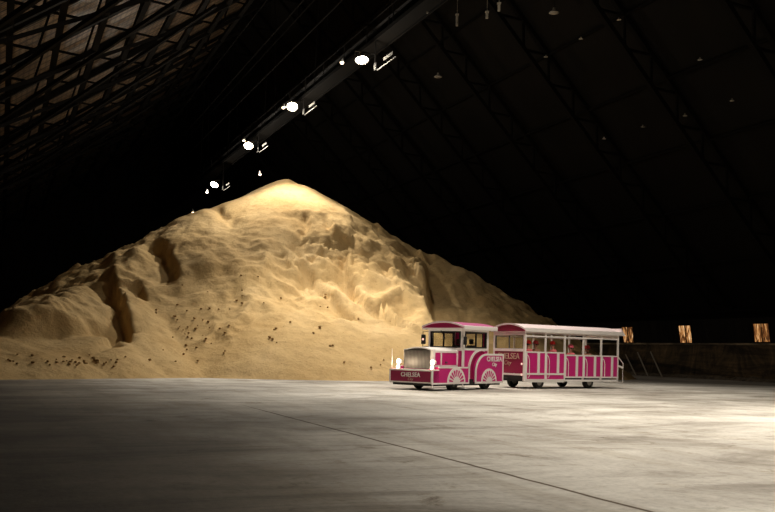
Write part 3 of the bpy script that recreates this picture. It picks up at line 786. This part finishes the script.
# rear body over the second wheel
def rear_prof(r=.75): return [(2.90, .22), (2.90, 1.36 - r)] + arc(2.90 + r, 1.36 - r, r, math.pi, math.pi / 2, 10) + [(LL, 1.36), (LL, .22)]
MB(off).prism(rear_prof(), 'y', 0.0, LW).build('rear_body', pink, T)
def rim(inset, x0, r, ztop): return [(x0 + inset, .22), (x0 + inset, ztop - r)] + arc(x0 + r, ztop - r, r - inset, math.pi, math.pi / 2, 10) + [(LL, ztop - inset)]
for a, b in ((-.015, .03), (LW - .03, LW + .015)):
    m = MB(off); m.strip(rim(.07, 2.88, .77, 1.38), rim(-.01, 2.88, .77, 1.38), 'y', a, b)
    m.box(LL - .07, LL + .01, a, b, .2, 1.38); m.box(2.88, LL, a, b, .16, .24)
    m.build('rear_trim', white, T)
m = MB(off); m.strip(arc(3.5, .68, .82, math.pi, math.pi * .42, 12), arc(3.5, .68, .90, math.pi, math.pi * .42, 12), 'y', .13, .20)
m.box(2.60, 2.68, .13, .20, .3, .7); m.build('fender_arch', white, T)
MB(off).prism([(2.68, .34), (2.68, .68)] + arc(3.5, .68, .82, math.pi, math.pi * .5, 8) + [(3.5, .34)], 'y', .14, .2).build('fender_panel', maroon, T)
fan(T, 3.85, .22, .56, 0, off)
text_mesh('lettering', 'CHELSEA', .27, lettm, T, (off[0] + 4.22, off[1] - .012, 1.16 + .09), (math.pi / 2, 0, 0), bold=.006, width=.98)
text_mesh('lettering', 'City', .20, lettm, T, (off[0] + 4.22, off[1] - .012, .94 + .09), (math.pi / 2, 0, 0), shear=.3, bold=.003)
# wheels and steps
T.scale = (TS,) * 3
for x in (1.57, 3.85):
    for y in (.22, LW - .22): wheel(T, x, y, .31, .2, (off[0], off[1], 0))
for x0, x1 in ((.02, .80), (2.0, 2.75)):
    st_ = MB(off).box(x0, x1, -.12, .15, -.02, .015).build('step', white, T)
    MB(off).box(x0 + .05, x0 + .09, .02, .05, .0, .25).build('step_hanger', white, st_)
# inside the cab
for y in (.55, 1.2):
    s_ = MB(off).box(3.1, 3.6, y, y + .42, .42, .95).build('driver_seat', seat_m, T, bevel=.03)
    MB(off).box(3.55, 3.68, y, y + .42, .9, 1.72).build('backrest', seat_m, s_, bevel=.04)
    MB(off).box(3.57, 3.66, y + .1, y + .32, 1.76, 1.98).build('headrest', seat_m, s_, bevel=.04)
m = MB(off); ring = [(2.72 + .1 * math.sin(t), .76 + .19 * math.cos(t), 1.52 + .17 * math.sin(t)) for t in [2 * math.pi * i / 20 for i in range(21)]]
m.tube(ring, .017, 6); m.tube([(2.72, .76, 1.52), (2.4, .76, 1.3)], .025, 6); m.build('steering_wheel', seal, T)
MB(off).box(2.25, 2.5, .3, LW - .3, .42, 1.60).build('dashboard', seal, T, bevel=.03)
mr = MB(off).tube([(CX0, CY1, 2.25), (CX0 - .1, CY1 + .22, 2.25), (CX0 - .1, CY1 + .22, 1.62), (CX0, CY1, 1.62)], .018, 6).build('mirror_arm', seal, T)
MB(off).box(CX0 - .13, CX0 - .07, CY1 + .08, CY1 + .30, 1.72, 2.12).build('mirror', seal, mr, bevel=.02)
mr = MB(off).tube([(CX0 + .1, CY0, 1.9), (CX0 + .02, CY0 - .16, 1.9)], .015, 6).build('mirror_arm', seal, T)
MB(off).box(CX0, CX0 + .05, CY0 - .22, CY0 - .06, 1.72, 2.05).build('mirror', seal, mr, bevel=.02)
MB(off).lathe([(.01, -.04), (.045, -.03), (.05, .02)], (CX0 - .12, CY1 + .19, 1.92), 'x', 12).build('marker_lamp', tail_m, T, True)
MB(off).bar((LL - .05, LW / 2, .30), (LL + .45, LW / 2, .30), .08, .06).build('tow_hook', black, T)

# ------------------------------------------------------------------ carriage
PS2 = math.radians(34.4); CL, CW = 5.9, 2.05
nc = Vector((5.90, 38.6, 0)); u2 = Vector((math.cos(PS2), math.sin(PS2), 0)); v2 = Vector((-math.sin(PS2), math.cos(PS2), 0))
off = (-CL / 2, -CW / 2, .05)
K = empty('passenger_carriage', (nc + u2 * CL / 2 + v2 * CW / 2) * TS, PS2, label='open sided magenta and white passenger carriage coupled behind the engine', cat='train carriage')
MB(off).box(.15, CL - .15, .30, CW - .30, .26, .50).build('chassis', black, K)
MB(off).box(.05, CL - .05, .05, CW - .05, .48, .54).build('floor_panel', black, K)
m = MB(off); m.box(0, 2.36, -.01, .05, .24, .31); m.box(2.36, CL, -.01, .05, .30, .36); m.box(0, CL, CW - .05, CW + .01, .26, .33); m.build('sole_bar', white, K)
# front end
MB(off).box(0, .05, .05, CW - .05, .62, 1.58).build('front_panel', maroon, K)
m = MB(off); m.box(-.02, .06, .0, .10, .30, 2.45).box(-.02, .06, CW - .10, CW, .30, 2.45).box(-.015, .05, .1, CW - .1, 1.56, 1.68).box(-.015, .05, .1, CW - .1, 2.26, 2.42).box(-.03, .03, .05, CW - .05, .52, .60)
m.build('front_frame', white, K)
fw = frame_rect('x', -.012, .055, .12, CW - .12, 1.66, 2.28, .03, off).build('front_window_frame', galv, K)
MB(off).box(.01, .02, .14, CW - .14, 1.68, 2.26).build('front_window', glass, fw)
MB(off).box(-.01, .04, CW / 2 - .02, CW / 2 + .02, 1.68, 2.26).build('window_mullion', galv, fw)
text_mesh('lettering', 'CHELSEA', .36, lettd, K, (off[0] - .015, off[1] + 1.05, 1.34 + .05), (math.pi / 2, 0, -math.pi / 2), bold=.004, width=.95)
text_mesh('lettering', 'City', .26, lettd, K, (off[0] - .015, off[1] + 1.1, 1.05 + .05), (math.pi / 2, 0, -math.pi / 2), shear=.3)
MB(off).box(-.03, .15, .12, CW - .12, .34, .52).build('front_buffer', black, K)
tail_m = mat('pale marker lamp', (0.8, 0.5, 0.5), .3, emit=(1, .6, .5), es=.8)
MB(off).lathe([(.01, -.03), (.04, -.02), (.05, .0)], (-.01, .18, 1.02), 'x', 12).build('marker_lamp', tail_m, K)
MB(off).lathe([(.01, -.03), (.04, -.02), (.05, .0)], (-.03, .16, .56), 'x', 12).build('marker_lamp', tail_m, K)
# sides
BX = [0.0, 1.18, 2.36, 3.54, 4.70, CL]
for sd, ya, yb in ((0, 0.0, .05), (1, CW - .05, CW)):
    oy0, oy1 = (ya - .02, ya + .02) if sd == 0 else (yb - .02, yb + .02)
    for i, x in enumerate(BX):
        x0 = x if i < 5 else x - .07
        MB(off).box(x0, x0 + .07, ya - .01, yb + .01, .28, 2.46).build('post', white, K)
    m = MB(off); m.box(0, CL, ya - .005, yb + .005, 2.20, 2.26); m.box(0, CL, ya, yb, 2.38, 2.46); m.build('top_rail', white, K)
    for i in range(5):
        x0, x1 = BX[i] + .07, (BX[i + 1] if i < 4 else CL - .07)
        front = i < 2
        zs = 1.56 if front else 1.46; zb = .34 if front else .46
        d = MB(off).box(x0, x1, ya + .01, yb - .01, zb, zs - .03).build('door_panel', pink, K)
        t = MB(off); t.box(x0, x1, oy0, oy1, zs - .05, zs + .01); xm = x0 + (x1 - x0) * .60
        t.box(xm, xm + .13, oy0, oy1, zb + (.28 if front else .0), zs - .04); t.box(x0, x0 + .05, oy0, oy1, zb, zs - .04)
        if front: t.box(x0, x1, oy0, oy1, .56, .64)
        t.box(x0, x1, oy0, oy1, zb - .03, zb + .04)
        t.build('door_trim', white, d)
        yh = ya - .07 if sd == 0 else yb + .07
        yt = ya if sd == 0 else yb
        MB(off).tube([(x0 + .03, yt, zs - .12), (x0 + .08, yh, zs - .20), (x0 + .14, yh, zs - .38), (x0 + .14, yh, .50), (x0 + .14, yt, .44)], .016, 6).build('grab_handle', white, d)
        if not front:
            MB(off).box(x0 + .05, x1 - .03, *((-.10, .10) if sd == 0 else (CW - .10, CW + .10)), .27, .30).build('footboard', white, K)
# rear end
m = MB(off); m.box(CL - .06, CL, .05, CW - .05, .46, 1.43); m.build('rear_panel', pink, K)
m = MB(off); m.box(CL - .05, CL, .05, CW - .05, 2.26, 2.42); m.build('rear_header', white, K)
MB(off).tube([(CL, .0, 1.40), (CL + .32, .0, 1.12), (CL + .32, .0, .24), (CL - .5, .0, .24)], .022, 8).build('rear_handrail', white, K)
MB(off).tube([(CL, .0, 1.0), (CL + .3, .0, .92)], .05, 8).build('rear_handle', white, K)
# roof
b_, o_ = barrel(-.10, CL + .10, -.08, CW + .08, 2.54, 2.78, .06, off, 'roof', roofw, K)
MB(off).prism([(-.02, 2.44)] + [(a, z - .04) for a, z in o_] + [(CW + .02, 2.44)], 'x', -.07, 0.0).build('roof_fascia', maroon, K)
MB(off).prism([(-.02, 2.44)] + [(a, z - .04) for a, z in o_] + [(CW + .02, 2.44)], 'x', CL, CL + .06).build('roof_fascia', maroon, K)
m = MB(off); m.strip([(a, z - .06) for a, z in o_], [(a, z + .01) for a, z in o_], 'x', -.12, -.06); m.build('roof_arch_trim', roofw, K)
for ya, yb in ((-.11, -.05), (CW + .05, CW + .11)):
    MB(off).prism([(-.08, 2.42), (-.08, 2.58), (CL + .02, 2.58), (CL + .30, 2.46), (CL + .32, 2.40), (CL, 2.42)], 'y', ya, yb).build('roof_eave', white, K)
MB(off).prism([(CL + .08, 2.74), (CL + .08, 2.44), (CL + .30, 2.40), (CL + .32, 2.46), (CL + .2, 2.64)], 'y', -.06, CW + .06).build('roof_tail', roofw, K)
# wheels, benches
K.scale = (TS,) * 3
for x in (1.0, 4.12):
    for y in (.22, CW - .22): wheel(K, x, y, .28, .2, (off[0], off[1], 0))
for i, x in enumerate(BX[:5]):
    fl = .62
    s_ = MB(off).box(x + .10, x + .46, .12, CW - .12, fl + .34, fl + .42).build('bench', slat_m, K)
    MB(off).box(x + .09, x + .15, .12, CW - .12, fl, 1.46).build('bench_back', slat_m, s_)
    s_ = MB(off).box(x + .76, x + 1.10, .12, CW - .12, fl + .34, fl + .42).build('bench', slat_m, K)
    MB(off).box(x + 1.08, x + 1.14, .12, CW - .12, fl, 1.46).build('bench_back', slat_m, s_)
MB(off).bar((-1.15, CW / 2, .32), (.1, CW / 2, .36), .10, .08).build('tow_bar', black, K)

# ------------------------------------------------------------------ riders (seated, local +x is where they look)
skin_m = mat('skin', (0.45, 0.22, 0.14), .55)
vest_m = mat('pink work shirt', (0.90, 0.20, 0.22), .8)
trou_m = mat('dark trousers', (0.03, 0.03, 0.04), .8)
hat_m = mat('red hard hat', (0.80, 0.025, 0.02), .35)
hat_p = mat('pink hard hat', (0.75, 0.10, 0.16), .35)
hat_d = mat('dark red cap', (0.40, 0.03, 0.03), .5)
vest_d = mat('dark work shirt', (0.18, 0.07, 0.05), .8)
hair_m = mat('dark hair', (0.02, 0.012, 0.008), .7)
def skin_body(name, mlist):
    me = bpy.data.meshes.new(name); V = []; E = []; R = []
    def add(p, r, par=None):
        V.append(p); R.append(r)
        if par is not None: E.append((par, len(V) - 1))
        return len(V) - 1
    pel = add((0, 0, .10), .15); wst = add((.0, 0, .26), .135, pel); ch = add((.0, 0, .44), .16, wst); nb = add((0, 0, .56), .085, ch)
    nk = add((.01, 0, .63), .055, nb); hd0 = add((.025, 0, .70), .075, nk); hd1 = add((.03, 0, .79), .095, hd0); add((.02, 0, .87), .07, hd1)
    for s in (-1, 1):
        hip = add((.06, .10 * s, .09), .10, pel); kn_ = add((.46, .13 * s, .10), .065, hip); ank = add((.46, .13 * s, -.30), .045, kn_); add((.60, .14 * s, -.35), .035, ank)
        sh = add((0, .19 * s, .52), .065, ch); el = add((.08, .25 * s, .27), .045, sh); wr_ = add((.30, .14 * s, .20), .03, el)
        pm = add((.36, .12 * s, .19), .032, wr_)
        for j, (dy, ln) in enumerate(((-.028, .065), (-.010, .080), (.010, .075), (.028, .055))):
            f1 = add((.40, (.12 + dy) * s, .19), .0095, pm); f2 = add((.40 + ln * .6, (.12 + dy) * s, .18), .009, f1); add((.40 + ln, (.12 + dy) * s, .155), .008, f2)
        t1 = add((.35, (.12 - .04) * s, .19), .011, pm); add((.385, (.12 - .055) * s, .18), .009, t1)
    me.from_pydata(V, E, [])
    for m_ in mlist: me.materials.append(m_)
    o = bpy.data.objects.new(name, me); C.objects.link(o)
    sk = o.modifiers.new('skin', 'SKIN'); sk.use_smooth_shade = True
    lay = me.skin_vertices[0].data if me.skin_vertices else None
    if lay is None:
        bm = bmesh.new(); bm.from_mesh(me); bm.verts.layers.skin.verify(); bm.to_mesh(me); bm.free(); lay = me.skin_vertices[0].data
    for i, r in enumerate(R): lay[i].radius = (r, r)
    lay[0].use_root = True
    o.modifiers.new('sub', 'SUBSURF').levels = 1
    bpy.context.view_layer.update()
    dm = bpy.data.meshes.new_from_object(o.evaluated_get(bpy.context.evaluated_depsgraph_get()))
    bpy.data.objects.remove(o)
    dm.materials.clear()
    for m_ in mlist: dm.materials.append(m_)
    for p in dm.polygons:
        c = p.center
        if c.z > .575: p.material_index = 0                                   # neck and head
        elif c.x > .27 and c.z > .14 and abs(c.y) < .22 and c.z < .24: p.material_index = 0     # hands
        elif c.z < .16: p.material_index = 2
        else: p.material_index = 1
    # face: push out a nose, a brow and a chin
    for v_ in dm.vertices:
        c = v_.co
        if c.z > .66 and c.x > .08:
            if abs(c.y) < .02 and .74 < c.z < .79: c.x += .025
            if abs(c.y) < .04 and .68 < c.z < .71: c.x += .012
    dm.shade_smooth()
    return dm
body_red = skin_body('person', [skin_m, vest_m, trou_m]); body_dark = body_red.copy()
body_dark.materials.clear()
for m_ in (skin_m, vest_d, trou_m): body_dark.materials.append(m_)
def rider(x, y, facing, seatz, hatmat, body, label):
    o = bpy.data.objects.new('person', body); C.objects.link(o)
    lp = (u2 * (x - CL / 2) + v2 * (y - CW / 2)) * TS; o.scale = (TS,) * 3
    o.location = K.location + lp + Vector((0, 0, (seatz + .18) * TS)); o.rotation_euler = (0, 0, PS2 + facing)
    tag(o, label, 'person', 'riders in the carriage')
    h = MB().lathe([(.125, .0), (.135, .01), (.128, .03), (.118, .08), (.09, .13), (.04, .155), (.005, .16)], (.02, 0, .80)).build('hard_hat', hatmat, o, True)
    MB().prism([(.10, -.09), (.16, -.06), (.185, 0), (.16, .06), (.10, .09)], 'z', .805, .817).build('hat_brim', hatmat, h)
    e = MB().lathe([(.004, -.01), (.012, 0), (.004, .01)], (.118, -.035, .775), 'x', 8).build('eye', seal, o)
    e = MB().lathe([(.004, -.01), (.012, 0), (.004, .01)], (.118, .035, .775), 'x', 8).build('eye', seal, o)
    MB().tube([(.115, -.025, .715), (.122, 0, .712), (.115, .025, .715)], .004, 6).build('mouth', maroon, o)
    for s in (-1, 1):
        MB().lathe([(.008, -.01), (.025, 0), (.008, .01)], (.02, .098 * s, .76), 'y', 10).build('ear', skin_m, o)
    MB().lathe([(.10, -.05), (.108, -.02), (.108, .02), (.10, .04)], (-.005, 0, .785)).build('hair', hair_m, o, True)
    return o
rider(.46, .32, 0.0, .98, hat_m, body_red, 'person in a red hard hat and pink shirt in the front carriage bay')
rider(1.02, .40, math.pi, .98, hat_d, body_dark, 'person in a dark red hat facing the rider in the front carriage bay')
rider(1.98, .34, math.pi, .98, hat_m, body_red, 'person in a red hard hat and pink shirt in the second carriage bay')
rider(3.12, .34, math.pi, .86, hat_p, body_red, 'person in a pink hard hat and pink shirt in the middle carriage bay')
rider(3.96, .36, 0.0, .84, hat_d, body_dark, 'person in a dark red hat at the start of the fourth carriage bay')
rider(4.48, .60, math.pi, .84, hat_d, body_dark, 'shadowy person in a dark hat farther inside the fourth carriage bay')
